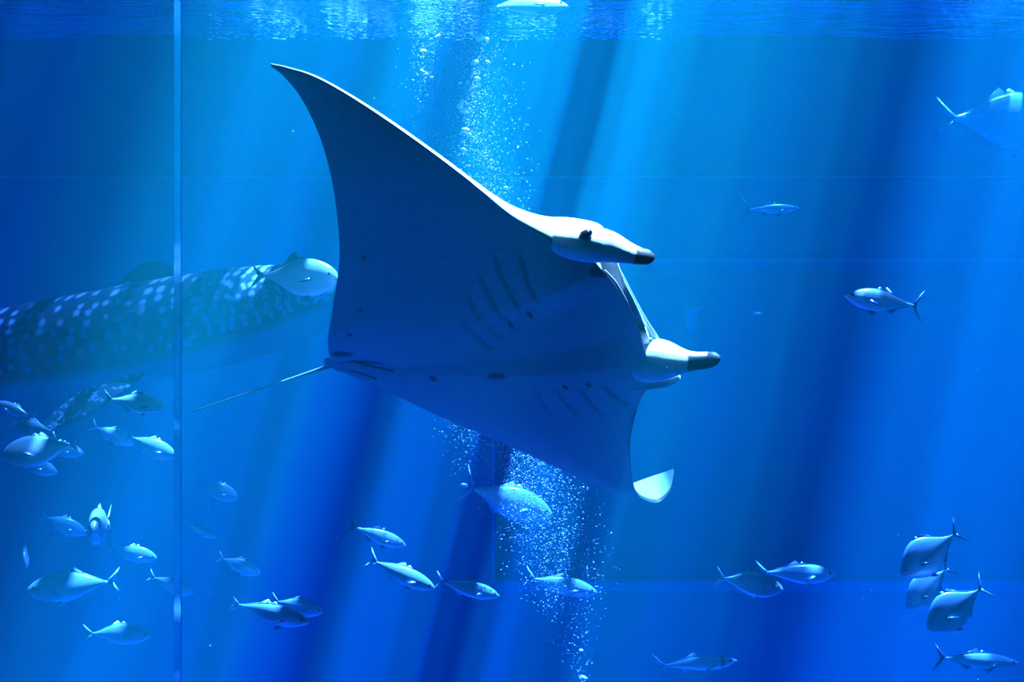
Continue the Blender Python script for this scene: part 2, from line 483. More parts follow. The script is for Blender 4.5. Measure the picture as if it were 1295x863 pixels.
for i in range(NU - 1):
    a = i * ML; b = a + ML
    for j in range(ML - 1):
        faces.append((a + j, b + j, b + j + 1, a + j + 1))
    faces.append((a + ML - 1, b + ML - 1, b, a))
faces.append(tuple(range(ML)))
faces.append(tuple(reversed(range((NU - 1) * ML, NU * ML))))
mverts = [tuple(v) for v in V]; mcols = [tuple(k) for k in K]; mfaces = list(faces)

def add_loft(centers, ra, rb, axa, cols_, nseg=20, sub=40):
    """tube of elliptical sections through centers; ra along axa, rb across"""
    n = len(centers)
    uu = np.linspace(0, n - 1, sub)
    c = crom(np.array([tuple(p) for p in centers]), uu)
    a_ = np.maximum(crom(np.array(ra, float), uu), 0.001); b_ = np.maximum(crom(np.array(rb, float), uu), 0.001)
    base = len(mverts)
    axa = Vector(axa).normalized()
    for i in range(sub):
        p = Vector(c[i]); q = Vector(c[min(i + 1, sub - 1)]) - Vector(c[max(i - 1, 0)])
        d = q.normalized()
        e1 = (axa - d * axa.dot(d)).normalized(); e2 = d.cross(e1)
        for j in range(nseg):
            t = 2 * math.pi * j / nseg
            w = p + e1 * (a_[i] * math.cos(t)) + e2 * (b_[i] * math.sin(t))
            mverts.append(tuple(w)); mcols.append(cols_(uu[i] / (n - 1), t))
    for i in range(sub - 1):
        for j in range(nseg):
            a = base + i * nseg + j; b = base + i * nseg + (j + 1) % nseg
            mfaces.append((a, b, b + nseg, a + nseg))
    mfaces.append(tuple(base + j for j in reversed(range(nseg))))
    mfaces.append(tuple(base + (sub - 1) * nseg + j for j in range(nseg)))

def px_r(r, d): return r / F * d
WHITE = (0.70, 0.73, 0.68); BLACK = (0.006, 0.007, 0.007)
def ceph(pts, dark_from, lite):
    cs, ra, rb = [], [], []
    for (x, y, r, lift, q) in pts:
        p = on_plane(x, y, lift)
        cs.append(p); ra.append(px_r(r, p.y)); rb.append(px_r(r, p.y) * q)
    def col(s_, t):
        if s_ > dark_from + (0.10 if math.cos(t) > 0.35 else 0.0) * lite:
            return BLACK
        return WHITE
    add_loft(cs, ra, rb, (0.0, 0.25, 1.0), col)
ceph([(636, 276, 2, 0.10, 1.0), (676, 298, 11, 0.08, 1.1), (712, 306, 19, 0.06, 1.2), (744, 309, 23, 0.06, 1.0), (768, 312, 21, 0.07, 0.8), (790, 319, 15.5, 0.05, 0.7), (808, 324, 11.5, 0.05, 0.7), (821, 325.5, 9.5, 0.05, 0.7), (828, 325.5, 3, 0.05, 0.7)], 0.715, 0.3)
ceph([(796, 462, 18, 0.10, 1.0), (816, 456, 28, 0.08, 1.0), (840, 456, 26, 0.06, 0.9), (860, 457, 18, 0.05, 0.8), (876, 457, 12.5, 0.05, 0.75), (893, 456, 11, 0.05, 0.75), (904, 454, 9, 0.05, 0.75), (911, 453, 3, 0.05, 0.75)], 0.53, 2.2)
# fleshy flap under the lower head fin
ceph([(800, 486, 10, 0.02, 0.4), (826, 484, 9, 0.02, 0.35), (846, 481, 8, 0.02, 0.3), (860, 477, 3, 0.02, 0.3)], 2.0, 0.0)
# pelvic lobes at the tail root and the tail whip
def plain(c0, c1=None, sw=0.5):
    return lambda s_, t: c0 if (c1 is None or s_ < sw) else c1
def tube(pts, col, axis=(0, 0.25, 1)):
    cs, ra, rb = [], [], []
    for (x, y, r, lift, q) in pts:
        p = on_plane(x, y, lift)
        cs.append(p); ra.append(px_r(r, p.y)); rb.append(px_r(r, p.y) * q)
    add_loft(cs, ra, rb, axis, col, 14, 30)
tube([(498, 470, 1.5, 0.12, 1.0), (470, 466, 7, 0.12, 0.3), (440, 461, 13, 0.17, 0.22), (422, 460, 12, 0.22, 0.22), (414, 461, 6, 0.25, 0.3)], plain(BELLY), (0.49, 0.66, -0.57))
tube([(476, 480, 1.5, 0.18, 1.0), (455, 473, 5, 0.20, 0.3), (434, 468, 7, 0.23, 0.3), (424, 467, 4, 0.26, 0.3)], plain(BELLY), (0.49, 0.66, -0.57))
tube([(424, 461, 4.5, 0.28, 1.0), (411, 465, 2.6, 0.28, 1.0), (370, 479, 2.0, 0.28, 1.0), (325, 494, 1.7, 0.28, 1.0), (280, 509, 1.6, 0.28, 1.0), (242, 521.5, 1.0, 0.28, 1.0)],
     plain((0.30, 0.32, 0.32)))
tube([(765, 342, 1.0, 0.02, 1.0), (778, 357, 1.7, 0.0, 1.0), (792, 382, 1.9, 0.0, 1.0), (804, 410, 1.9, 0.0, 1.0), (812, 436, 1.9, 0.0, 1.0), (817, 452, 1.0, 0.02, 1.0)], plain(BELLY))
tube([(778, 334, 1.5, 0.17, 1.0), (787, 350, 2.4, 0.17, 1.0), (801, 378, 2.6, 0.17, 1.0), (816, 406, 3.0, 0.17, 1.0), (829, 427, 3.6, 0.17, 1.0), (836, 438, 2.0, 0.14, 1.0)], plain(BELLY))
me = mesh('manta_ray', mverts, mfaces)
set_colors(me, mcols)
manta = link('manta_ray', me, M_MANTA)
tag(manta, 'huge manta ray banking with its shaded belly showing and whip tail', 'manta ray')
# eye on the side of the head
def ball(name, center, r, mat, parent=None, sx=1, sy=1, sz=1, rot=None, seg=12):
    bm = bmesh.new()
    bmesh.ops.create_uvsphere(bm, u_segments=seg, v_segments=max(6, seg // 2), radius=r)
    for v in bm.verts:
        v.co = Vector((v.co.x * sx, v.co.y * sy, v.co.z * sz))
        if rot is not None: v.co = rot @ v.co
        v.co += Vector(center)
    me_ = bpy.data.meshes.new(name); bm.to_mesh(me_); bm.free()
    me_.polygons.foreach_set('use_smooth', [True] * len(me_.polygons))
    return link(name, me_, mat, parent)
ep = on_plane(739, 299, 0.10)
ball('eye', ep + Vector((0, -px_r(27, ep.y), 0.0)), px_r(9.5, ep.y), M_EYE, manta, 1.0, 0.9, 0.62, Matrix.Rotation(math.radians(-22), 3, 'Y'))

# ------------------------------------------------------------------ fish
PROF = {   # t along the body, top, bottom (of unit length), half width
    'amberjack': ([0, .04, .10, .20, .33, .48, .62, .75, .87, .95, 1], [.012, .055, .092, .135, .165, .170, .145, .100, .048, .022, .016], [.018, .050, .085, .130, .165, .172, .145, .095, .042, .020, .016], [.010, .030, .048, .068, .080, .078, .064, .044, .022, .013, .010]),
    'slim': ([0, .04, .10, .20, .33, .48, .62, .75, .87, .95, 1], [.008, .038, .066, .098, .118, .120, .104, .072, .036, .018, .013], [.012, .036, .064, .100, .124, .126, .106, .070, .033, .016, .013], [.008, .026, .042, .060, .070, .068, .056, .038, .020, .012, .009]),
    'trevally': ([0, .04, .10, .20, .33, .48, .62, .75, .87, .95, 1], [.030, .072, .122, .195, .262, .278, .215, .120, .040, .015, .012], [.028, .062, .105, .170, .240, .272, .220, .125, .040, .015, .012], [.010, .026, .038, .050, .056, .054, .044, .030, .014, .010, .008]),
    'pompano': ([0, .04, .10, .20, .33, .48, .62, .75, .87, .95, 1], [.035, .090, .130, .175, .205, .205, .175, .115, .050, .022, .018], [.035, .080, .125, .180, .220, .222, .190, .120, .048, .022, .018], [.014, .036, .054, .072, .082, .080, .066, .044, .022, .013, .010]),
    'bonito': ([0, .04, .10, .20, .33, .48, .62, .75, .87, .95, 1], [.006, .034, .066, .108, .135, .138, .112, .070, .030, .013, .010], [.008, .032, .064, .108, .138, .142, .112, .066, .028, .013, .010], [.006, .026, .046, .068, .080, .078, .060, .038, .020, .014, .010]),
    'mackerel': ([0, .04, .10, .20, .33, .48, .62, .75, .87, .95, 1], [.004, .022, .040, .064, .078, .080, .070, .048, .024, .012, .009], [.006, .024, .046, .072, .086, .086, .072, .048, .022, .011, .009], [.004, .018, .032, .046, .054, .052, .044, .030, .016, .009, .007]),
    'tiny': ([0, .04, .10, .20, .33, .48, .62, .75, .87, .95, 1], [.010, .04, .07, .10, .13, .13, .10, .07, .04, .02, .015], [.01, .04, .07, .11, .14, .14, .11, .07, .04, .02, .015], [.01, .03, .04, .05, .06, .06, .05, .04, .02, .01, .01]),
}
X0, X1 = 0.5, -0.36
TAILS = {   # upper lobe in (x, z); mirrored for the lower lobe
    'fork': [(-0.335, 0.014), (-0.375, 0.040), (-0.430, 0.090), (-0.500, 0.155), (-0.468, 0.085), (-0.438, 0.036), (-0.418, 0.0)],
    'sickle': [(-0.335, 0.010), (-0.365, 0.040), (-0.410, 0.110), (-0.485, 0.215), (-0.440, 0.115), (-0.405, 0.040), (-0.392, 0.0)],
    'small': [(-0.335, 0.012), (-0.380, 0.035), (-0.440, 0.075), (-0.500, 0.115), (-0.470, 0.062), (-0.445, 0.026), (-0.430, 0.0)],
}
def build_fish(kind, tail='fork', bend=0.0, back=(0.20, 0.36, 0.38), side=(0.62, 0.78, 0.78), fins=(0.30, 0.45, 0.48), stripe=None, tall_fin=0.0, patch=None, pect=0.16):
    t_, tp, bt, hw = PROF[kind]
    n, mseg = 30, 18
    ts = np.linspace(0, 1, n) ** 1.15
    top = np.interp(ts, t_, tp); bot = np.interp(ts, t_, bt); wid = np.interp(ts, t_, hw)
    for arr in (top, bot, wid):
        for _ in range(4):
            arr[1:-1] = 0.25 * arr[:-2] + 0.5 * arr[1:-1] + 0.25 * arr[2:]
        arr[0] *= 0.25
    back = np.array(back); side = np.array(side)
    vs_, cs, fs = [], [], []
    for i in range(n):
        x = X0 + (X1 - X0) * ts[i]
        for j in range(mseg):
            a = 2 * math.pi * j / mseg
            c_, s_ = math.cos(a), math.sin(a)
            z = s_ * (top[i] if s_ > 0 else bot[i])
            y = math.copysign(abs(c_) ** 0.85, c_) * wid[i]
            vs_.append((x, y, z))
            k = min(max((s_ - 0.15) / 0.6, 0), 1)
            col = side * (1 - k) + back * k
            if stripe == 'line' and abs(s_) < 0.12 and ts[i] > 0.3: col = back * 0.8
            if stripe == 'bonito' and ts[i] > 0.25 and s_ < 0.35 and (int((s_ + 1) * 9) % 2 == 0): col = back * 0.7
            if stripe == 'gill' and 0.19 < ts[i] < 0.235: col = col * 0.45
            if 0.20 < ts[i] < 0.225 and abs(s_) < 0.75: col = col * 0.72       # gill cover edge
            if ts[i] < 0.03 and -0.35 < s_ < -0.05: col = col * 0.4           # mouth
            cs.append(tuple(col))
    for i in range(n - 1):
        for j in range(mseg):
            a = i * mseg + j; b = i * mseg + (j + 1) % mseg
            fs.append((a, a + mseg, b + mseg, b))
    fs.append(tuple(range(mseg))); fs.append(tuple(reversed(range((n - 1) * mseg, n * mseg))))
    def topz(x): return float(np.interp((X0 - x) / (X0 - X1), ts, top))
    def botz(x): return -float(np.interp((X0 - x) / (X0 - X1), ts, bot))
    def blade(poly, th, col, xf=None, edge=None):
        """thin fin from an outline in (x, z), thicker inside than at the rim"""
        m_ = len(poly); b0 = len(vs_)
        cx_ = sum(p[0] for p in poly) / m_; cz_ = sum(p[1] for p in poly) / m_
        pts = [(p[0], 0.0, p[1]) for p in poly] + [(cx_, th, cz_), (cx_, -th, cz_)]
        for p in pts:
            p = Vector(p)
            vs_.append(tuple(xf(p)) if xf else tuple(p)); cs.append(tuple(col))
        for q in range(m_):
            r = (q + 1) % m_
            fs.append((b0 + q, b0 + r, b0 + m_)); fs.append((b0 + r, b0 + q, b0 + m_ + 1))
    up = TAILS[tail]
    blade([(-0.35, 0.0)] + up, 0.008, fins)
    blade([(-0.35, 0.0)] + [(x, -z) for x, z in up], 0.008, fins)
    h = tall_fin
    d0 = 0.06
    # first and second back fins, belly fin
    blade([(0.14, topz(0.14) - .01), (0.07, topz(0.07) + 0.035), (0.0, topz(0.0) - .01)], 0.004, fins)
    blade([(d0, topz(d0) - .012), (d0 - 0.07, topz(d0 - .07) + 0.055 + h), (d0 - 0.10 - 0.4 * h, topz(d0 - .1) + 0.035 + 0.9 * h), (d0 - 0.13, topz(d0 - .13) + 0.016), (-0.20, topz(-0.20) + 0.012), (-0.31, topz(-0.31) + 0.004), (-0.30, topz(-0.30) - .01), (-0.12, topz(-.12) - .02)], 0.004, fins)
    blade([(-0.02, botz(-0.02) + .012), (-0.09, botz(-.09) - 0.05 - h), (-0.115 - 0.4 * h, botz(-.115) - 0.03 - 0.9 * h), (-0.14, botz(-.14) - 0.012), (-0.22, botz(-0.22) - 0.010), (-0.31, botz(-0.31) - 0.004), (-0.30, botz(-0.30) + .01), (-0.14, botz(-.14) + .02)], 0.004, fins)
    wmid = float(np.interp(0.27, t_, hw))
    for sg in (1, -1):
        R_ = Matrix.Rotation(sg * math.radians(28), 3, 'Z') @ Matrix.Rotation(math.radians(18), 3, 'Y')
        o_ = Vector((0.24, sg * wmid * 0.92, -0.02))
        blade([(0, 0.016), (-0.05, 0.022), (-pect, -0.012), (-0.09, -0.020), (-0.01, -0.014)], 0.003, fins, lambda p, R_=R_, o_=o_, sg=sg: o_ + Vector((p.x, sg * abs(p.x) * 0.35 + p.y, p.z - abs(p.x) * 0.25)))
        o2 = Vector((0.20, sg * wmid * 0.35, botz(0.20) + 0.012))
        blade([(0.01, 0.0), (-0.05, -0.045), (-0.085, -0.055), (-0.07, -0.008)], 0.003, fins, lambda p, o2=o2, sg=sg: o2 + Vector((p.x, sg * 0.02 * (-p.z / .05) + p.y, p.z)))
    out_v = []
    for v in vs_:
        d_ = 0.15 - v[0]
        out_v.append((v[0], v[1] + (bend * d_ * d_ if d_ > 0 else 0.0), v[2]))
    ez = float(np.interp(0.10, t_, tp)) * 0.30
    ey = float(np.interp(0.10, t_, hw)) * 0.93
    return out_v, fs, cs, (X0 + (X1 - X0) * 0.10, ey, ez)

def frame_for(snout, tail, d, psi, roll=0.0, length=None):
    """matrix of a fish seen between two pixels; psi turns the snout away from the window (degrees)"""
    mid = P(0.5 * (snout[0] + tail[0]), 0.5 * (snout[1] + tail[1]), d)
    ux, uz = (snout[0] - tail[0]), -(snout[1] - tail[1])
    l = math.hypot(ux, uz)
    c_ = math.cos(math.radians(psi)); s_ = math.sin(math.radians(psi))
    X = Vector((ux / l * c_, s_, uz / l * c_)).normalized()
    if psi <= -80:          # swimming straight at the window
        X = -(mid - Vector((0, 0, CZ))).normalized()
        X = (X + Vector((-0.10, 0, -0.10))).normalized()
    length = length or l / F * d / max(c_, 0.25)
    up = Vector((0, 0, 1)); up = (up - X * up.dot(X)).normalized()
    Y = up.cross(X).normalized()
    R_ = Matrix((X, Y, up)).transposed()
    R_ = R_ @ Matrix.Rotation(math.radians(roll), 3, 'X')
    return Matrix.Translation(mid) @ R_.to_4x4() @ Matrix.Scale(length, 4)

_eye_me = None
def place_fish(name, label, cat, kind, snout, rear, d, psi=0, roll=0, group=None, eye=0.016, length=None, **kw):
    global _eye_me
    v, f, c, e = build_fish(kind, **kw)
    me_ = mesh(name, v, f); set_colors(me_, c)
    o = link(name, me_, M_FISH)
    o.matrix_world = frame_for(snout, rear, d, psi, roll, length)
    tag(o, label, cat, group)
    if _eye_me is None:
        b = ball('eye', (0, 0, 0), 1.0, M_EYE, None, 1, 0.45, 1, None, 10)
        _eye_me = b.data
        bpy.data.objects.remove(b)
    for sg in (1, -1):
        eo = bpy.data.objects.new('eye', _eye_me); C.objects.link(eo)
        eo.parent = o
        eo.location = (e[0], sg * e[1], e[2]); eo.scale = (eye, eye, eye)
    return o

SILVER = dict(back=(0.26, 0.44, 0.46), side=(0.62, 0.80, 0.80), fins=(0.40, 0.60, 0.64))
DARKFIN = dict(back=(0.22, 0.40, 0.42), side=(0.62, 0.78, 0.76), fins=(0.02, 0.03, 0.05))
# --- jacks low beside the seam
place_fish('jack_fish', 'big bright silver jack with raised back fin and wide forked tail', 'fish', 'amberjack', (37, 746), (151, 736), 8.6, -8, 4, bend=0.10, **SILVER)
place_fish('jack_fish', 'silver jack just below the big bright jack with raised fin', 'fish', 'amberjack', (189, 806), (108, 798), 9.0, 10, 0, bend=-0.25, **SILVER)
place_fish('jack_fish', 'silver jack seen head-on with two glints on its flanks', 'fish', 'amberjack', (124, 668), (127, 660), 8.0, -80, 0, length=0.78, bend=0.15, **SILVER)
place_fish('jack_fish', 'dim blue jack beside the head-on jack', 'fish', 'amberjack', (107, 677), (51, 650), 10.0, 12, 0, **SILVER)
place_fish('jack_fish', 'dim jack above the tail of the big bright jack with raised fin', 'fish', 'amberjack', (197, 708), (137, 692), 9.8, 10, 0, **SILVER)
place_fish('jack_fish', 'small jack turned steeply down near the head-on jack', 'fish', 'amberjack', (40, 716), (22, 684), 9.6, -38, 20, bend=0.3, **SILVER)
place_fish('jack_fish', 'dim jack passing behind the acrylic seam', 'fish', 'amberjack', (243, 752), (188, 727), 10.0, 8, 0, **SILVER)
place_fish('jack_fish', 'stout pale jack just past the seam, topmost of the loose trio', 'fish', 'pompano', (298, 632), (253, 608), 9.8, 15, 0, tail='small', **SILVER)
place_fish('jack_fish', 'small thin jack just past the seam below the stout pale jack', 'fish', 'slim', (273, 682), (232, 660), 10.4, 8, 0, **SILVER)
place_fish('jack_fish', 'jack with sunlit back above the pair of overlapping jacks', 'fish', 'amberjack', (328, 727), (276, 703), 9.2, 8, 0, bend=-0.2, **SILVER)
place_fish('jack_fish', 'bright silver jack with glaring white back, front one of an overlapping pair', 'fish', 'slim', (393, 786), (283, 765), 8.4, -6, 6, bend=0.15, **SILVER)
place_fish('jack_fish', 'jack half hidden behind the jack with glaring white back', 'fish', 'amberjack', (408, 776), (343, 758), 9.2, 8, 0, **SILVER)
# --- jacks under the spotted shark
place_fish('jack_fish', 'green-backed jack with dark tail under the spotted shark', 'fish', 'amberjack', (208, 516), (134, 503), 7.8, 12, 0, bend=-0.3, back=(0.30, 0.52, 0.42), side=(0.45, 0.66, 0.66), fins=(0.04, 0.08, 0.12))
place_fish('jack_fish', 'pale jack nosing the tail of another below the shark', 'fish', 'amberjack', (167, 563), (117, 537), 9.4, 15, 0, **SILVER)
place_fish('jack_fish', 'pale jack swimming ahead of a twin that noses its tail', 'fish', 'amberjack', (222, 580), (160, 549), 9.2, 10, 0, **SILVER)
place_fish('jack_fish', 'large pale blue jack, biggest of the huddled bunch below the shark fin', 'fish', 'pompano', (8, 575), (100, 562), 8.0, -12, 6, bend=0.1, **SILVER)
place_fish('jack_fish', 'pale jack at the top of the huddled bunch below the shark', 'fish', 'slim', (-8, 509), (48, 530), 9.2, 10, 0, **SILVER)
place_fish('jack_fish', 'pale jack tucked behind the back of the biggest huddled jack', 'fish', 'amberjack', (8, 542), (78, 545), 9.0, 20, 0, **SILVER)
place_fish('jack_fish', 'pale jack behind the tail of the biggest huddled jack', 'fish', 'amberjack', (104, 574), (46, 562), 9.3, 10, 0, tail='small', **SILVER)
place_fish('jack_fish', 'pale jack under the belly of the biggest huddled jack', 'fish', 'amberjack', (69, 600), (14, 574), 8.9, 15, 0, tail='small', **SILVER)
# --- fish behind the ray's tail
place_fish('pompano', 'stout fish with glaring head and dark swept fins near the ray tail', 'fish', 'pompano', (429, 352), (317, 348), 7.9, -10, 0, bend=-0.15, tall_fin=0.05, back=(0.26, 0.44, 0.46), side=(0.62, 0.80, 0.80), fins=(0.05, 0.08, 0.12))
# --- below the ray
place_fish('jack_fish', 'slim dark-tailed jack, topmost of three in file under the ray', 'fish', 'slim', (513, 692), (440, 663), 9.0, 10, 0, back=(0.26, 0.44, 0.46), side=(0.62, 0.80, 0.80), fins=(0.04, 0.08, 0.16))
place_fish('jack_fish', 'bright jack with glinting back, middle of three in file under the ray', 'fish', 'slim', (550, 746), (464, 706), 8.4, 5, 0, bend=0.2, **SILVER)
place_fish('jack_fish', 'dim jack, last of three in file under the ray', 'fish', 'slim', (632, 756), (549, 732), 8.8, 8, 0, bend=-0.15, **SILVER)
place_fish('jack_fish', 'large pale jack veiled by the bubbles under the ray', 'fish', 'amberjack', (699, 655), (584, 612), 9.9, 12, 0, bend=0.25, tail='sickle', **SILVER)
place_fish('jack_fish', 'jack at the foot of the bubble column', 'fish', 'slim', (756, 752), (662, 728), 9.8, 10, 0, **SILVER)
place_fish('jack_fish', 'bright jack, front one of a crossing pair before the window sill', 'fish', 'amberjack', (992, 748), (900, 727), 8.8, 8, 0, bend=-0.2, **SILVER)
place_fish('jack_fish', 'darker-backed jack, rear one of a crossing pair before the window sill', 'fish', 'slim', (1058, 728), (955, 724), 9.6, 6, 0, bend=0.15, **SILVER)
place_fish('bonito', 'striped bonito with pointed snout swimming alone before the rear window', 'fish', 'bonito', (1066, 375), (1172, 388), 8.8, -6, 0, tail='sickle', stripe='bonito', back=(0.12, 0.26, 0.34), side=(0.55, 0.78, 0.80), fins=(0.03, 0.08, 0.20))
place_fish('mackerel', 'faint pale mackerel high on the wall between the two wall lines', 'fish', 'mackerel', (1012, 263), (936, 266), 12.0, 6, 10, tail='sickle', back=(0.2, 0.4, 0.5), side=(0.6, 0.85, 0.85), fins=(0.02, 0.06, 0.2))
place_fish('mackerel', 'slender dim mackerel below the crossing pair of jacks', 'fish', 'mackerel', (934, 838), (823, 841), 9.5, 8, 0, tail='fork', stripe='gill', back=(0.18, 0.36, 0.44), side=(0.55, 0.78, 0.80), fins=(0.20, 0.40, 0.55))
place_fish('mackerel', 'slender mackerel with glinting head below the three deep-bodied fish', 'fish', 'mackerel', (1293, 842), (1174, 828), 9.0, 8, 0, bend=-0.1, back=(0.18, 0.36, 0.44), side=(0.55, 0.78, 0.80), fins=(0.03, 0.07, 0.18))
GT = 'three deep-bodied trevally nosing downwards'
place_fish('diamond_trevally', 'deep-bodied silver trevally nosing down, topmost of three', 'fish', 'trevally', (1138, 728), (1218, 668), 8.6, -6, 0, GT, tail='sickle', bend=0.12, stripe='line', tall_fin=0.0, **DARKFIN)
place_fish('diamond_trevally', 'deep-bodied silver trevally nosing down, middle of three', 'fish', 'trevally', (1144, 769), (1206, 714), 9.2, -12, 0, GT, tail='sickle', bend=0.1, stripe='line', **DARKFIN)
place_fish('diamond_trevally', 'deep-bodied silver trevally nosing down, lowest of three', 'fish', 'trevally', (1171, 796), (1250, 738), 8.4, -6, 0, GT, tail='sickle', bend=0.12, stripe='line', back=(0.22, 0.40, 0.42), side=(0.62, 0.78, 0.76), fins=(0.10, 0.20, 0.26))
place_fish('jack_fish', 'jack cruising just under the water surface above the bubbles', 'fish', 'slim', (719, 6), (606, 8), 9.6, 6, -20, tail='fork', bend=0.2, **SILVER)
place_fish('jack_fish', 'faint big fish in the bright haze before the side wall', 'fish', 'pompano', (1352, 152), (1178, 152), 14.6, 10, 0, tail='fork', **SILVER)
place_fish('small_fish', 'tiny pale fish alone beside the horn of the ray', 'fish', 'tiny', (964, 397), (950, 397), 11.5, 0, 0, tail='small', **SILVER)

# ------------------------------------------------------------------ whale shark behind the school
AX = np.array([tuple(P(x, y, d)) for x, y, d in ((452, 366, 11.5), (432, 370, 11.55), (380, 380, 11.7), (300, 398, 11.9), (200, 417, 12.1), (100, 435, 12.3), (0, 450, 12.5), (-150, 470, 12.8), (-300, 486, 13.1), (-450, 498, 13.4), (-560, 504, 13.6))])
RV = np.array([.04, .20, .38, .50, .54, .54, .52, .46, .34, .18, .10])
RH = np.array([.05, .45, .66, .72, .74, .74, .70, .58, .36, .16, .06])
na, mseg = 420, 140
uu = np.linspace(0, len(AX) - 1, na)
ax = crom(AX, uu); rv = np.maximum(crom(RV, uu), .02); rh = np.maximum(crom(RH, uu), .02)
arc = np.concatenate([[0], np.cumsum(np.linalg.norm(np.diff(ax, axis=0), axis=1))])
rng = random.Random(5)
spots = []
x = 0.15
while x < arc[-1]:
    headness = max(0.0, 1 - x / 1.9)
    stp = 0.20 * (1 - headness) + 0.095 * headness
    z = -0.42 + rng.uniform(0, stp)
    while z < 0.98:
        spots.append((x + rng.uniform(-.3, .3) * stp, z + rng.uniform(-.3, .3) * stp, (0.030 + rng.uniform(0, .018)) * (1 - .45 * headness)))
        z += stp * rng.uniform(0.85, 1.2)
    x += stp * rng.uniform(0.9, 1.1)
spots = np.array(spots)
sv, scol, sf = [], [], []
ang = 2 * np.pi * np.arange(mseg) / mseg
for i in range(na):
    d_ = ax[min(i + 1, na - 1)] - ax[max(i - 1, 0)]; d_ /= np.linalg.norm(d_)
    up = np.array([0, 0, 1.0]); up = up - d_ * up.dot(d_); up /= np.linalg.norm(up)
    sd = np.cross(d_, up)
    ca, sa = np.cos(ang), np.sin(ang)
    yy = np.sign(ca) * np.abs(ca) ** 0.8 * rh[i]
    zz = np.where(sa > 0, sa * rv[i], np.sign(sa) * np.abs(sa) ** 0.8 * rv[i])
    ring = ax[i][None] + sd[None] * yy[:, None] + up[None] * zz[:, None]
    c = np.repeat(np.array([[0.012, 0.022, 0.032]]), mseg, 0)
    hgt = sa * 0.5
    near = spots[np.abs(spots[:, 0] - arc[i]) < 0.07]
    lat = sa * 1.0                                     # height fraction used as the across coordinate
    for (sx_, sz_, r_) in near:
        q = ((arc[i] - sx_) / r_) ** 2 + ((lat - sz_) * rv[i] * 1.15 / r_) ** 2
        k = np.clip((1.3 - q) / 0.6, 0, 1)[:, None]
        c = c * (1 - k) + np.array([[0.34, 0.42, 0.44]]) * k
    kb = np.clip((-0.50 - sa) / 0.25, 0, 1)[:, None]   # pale belly
    c = c * (1 - kb) + np.array([[0.15, 0.20, 0.22]]) * kb
    if 2.15 < arc[i] < 2.45:                            # gill region: short dashes
        k = ((np.sin(sa * 26) > 0.75) & (sa > -0.4) & (sa < 0.45))[:, None]
        c = np.where(k, np.array([[0.06, 0.10, 0.12]]), c)
    sv.append(ring); scol.append(c)
for i in range(na - 1):
    for j in range(mseg):
        a = i * mseg + j; b = i * mseg + (j + 1) % mseg
        sf.append((a, b, b + mseg, a + mseg))
sf.append(tuple(reversed(range(mseg)))); sf.append(tuple(range((na - 1) * mseg, na * mseg)))
sv = [tuple(p) for p in np.vstack(sv)]; scol = [tuple(p) for p in np.vstack(scol)]
def shark_fin(pts, th, spotted, col=(0.012, 0.022, 0.032), n=26):
    """fin from leading and trailing edge rows of points, with thickness and spots"""
    le = crom(np.array([tuple(p[0]) for p in pts]), np.linspace(0, len(pts) - 1, n * 2)); te = crom(np.array([tuple(p[1]) for p in pts]), np.linspace(0, len(pts) - 1, n * 2))
    b0 = len(sv)
    nrm = np.cross(te[0] - le[0], le[-1] - le[0]); nrm /= np.linalg.norm(nrm)
    r_ = random.Random(9); sp = [(r_.uniform(0, 1), r_.uniform(0.05, 0.95)) for _ in range(60)]
    L_ = np.linalg.norm(le[-1] - le[0]); W_ = np.linalg.norm(te[0] - le[0])
    for sgn in (1, -1):
        for i in range(n * 2):
            for j in range(n):
                v = j / (n - 1)
                p = le[i] + (te[i] - le[i]) * v + nrm * sgn * th * math.sin(math.pi * min(1, v * .9 + .05)) * (1 - .8 * i / (n * 2))
                sv.append(tuple(p))
                c = col
                if spotted:
                    for (a_, b_) in sp:
                        if ((a_ - i / (n * 2)) * L_) ** 2 + ((b_ - v) * W_) ** 2 < 0.020 ** 2: c = (0.34, 0.42, 0.44)
                scol.append(c)
    for q in range(2):
        o_ = b0 + q * n * n * 2
        for i in range(n * 2 - 1):
            for j in range(n - 1):
                f_ = (o_ + i * n + j, o_ + i * n + j + 1, o_ + (i + 1) * n + j + 1, o_ + (i + 1) * n + j)
                sf.append(f_ if q else tuple(reversed(f_)))
# breast fin facing the window, its mate behind, back fin, tail
shark_fin([(P(185, 474, 11.45), P(138, 488, 11.55)), (P(150, 500, 11.1), P(106, 494, 11.2)), (P(96, 532, 10.9), P(72, 518, 10.95)), (P(50, 550, 10.75), P(45, 547, 10.75))], 0.05, True)
shark_fin([(P(190, 470, 12.7), P(140, 480, 12.8)), (P(165, 492, 13.2), P(125, 492, 13.3)), (P(120, 515, 13.8), P(108, 510, 13.8))], 0.05, True)
shark_fin([(P(229, 356, 12.1), P(172, 366, 12.15)), (P(214, 336, 12.1), P(166, 356, 12.15)), (P(186, 331, 12.1), P(150, 363, 12.15)), (P(168, 342, 12.1), P(131, 373, 12.15))], 0.05, False)
shark_fin([(P(-540, 500, 13.5), P(-560, 506, 13.6)), (P(-600, 460, 13.7), P(-600, 490, 13.75)), (P(-660, 400, 13.9), P(-655, 430, 13.9))], 0.03, True)
shark_fin([(P(-545, 508, 13.5), P(-565, 504, 13.6)), (P(-590, 535, 13.65), P(-600, 515, 13.7)), (P(-625, 560, 13.8), P(-625, 545, 13.8))], 0.03, True)
me = mesh('whale_shark', sv, sf); set_colors(me, scol)
shark = link('whale_shark', me, mat_vcol('shark_skin', 0.6, 0.0, 0.3, 0.1, 8))
tag(shark, 'dim whale shark dotted with pale spots behind the school of jacks', 'shark')
e0 = ax[int(na * 0.17)]
ball('eye', tuple(Vector(e0) + Vector((0, -0.62, -0.05))), 0.03, M_EYE, shark)

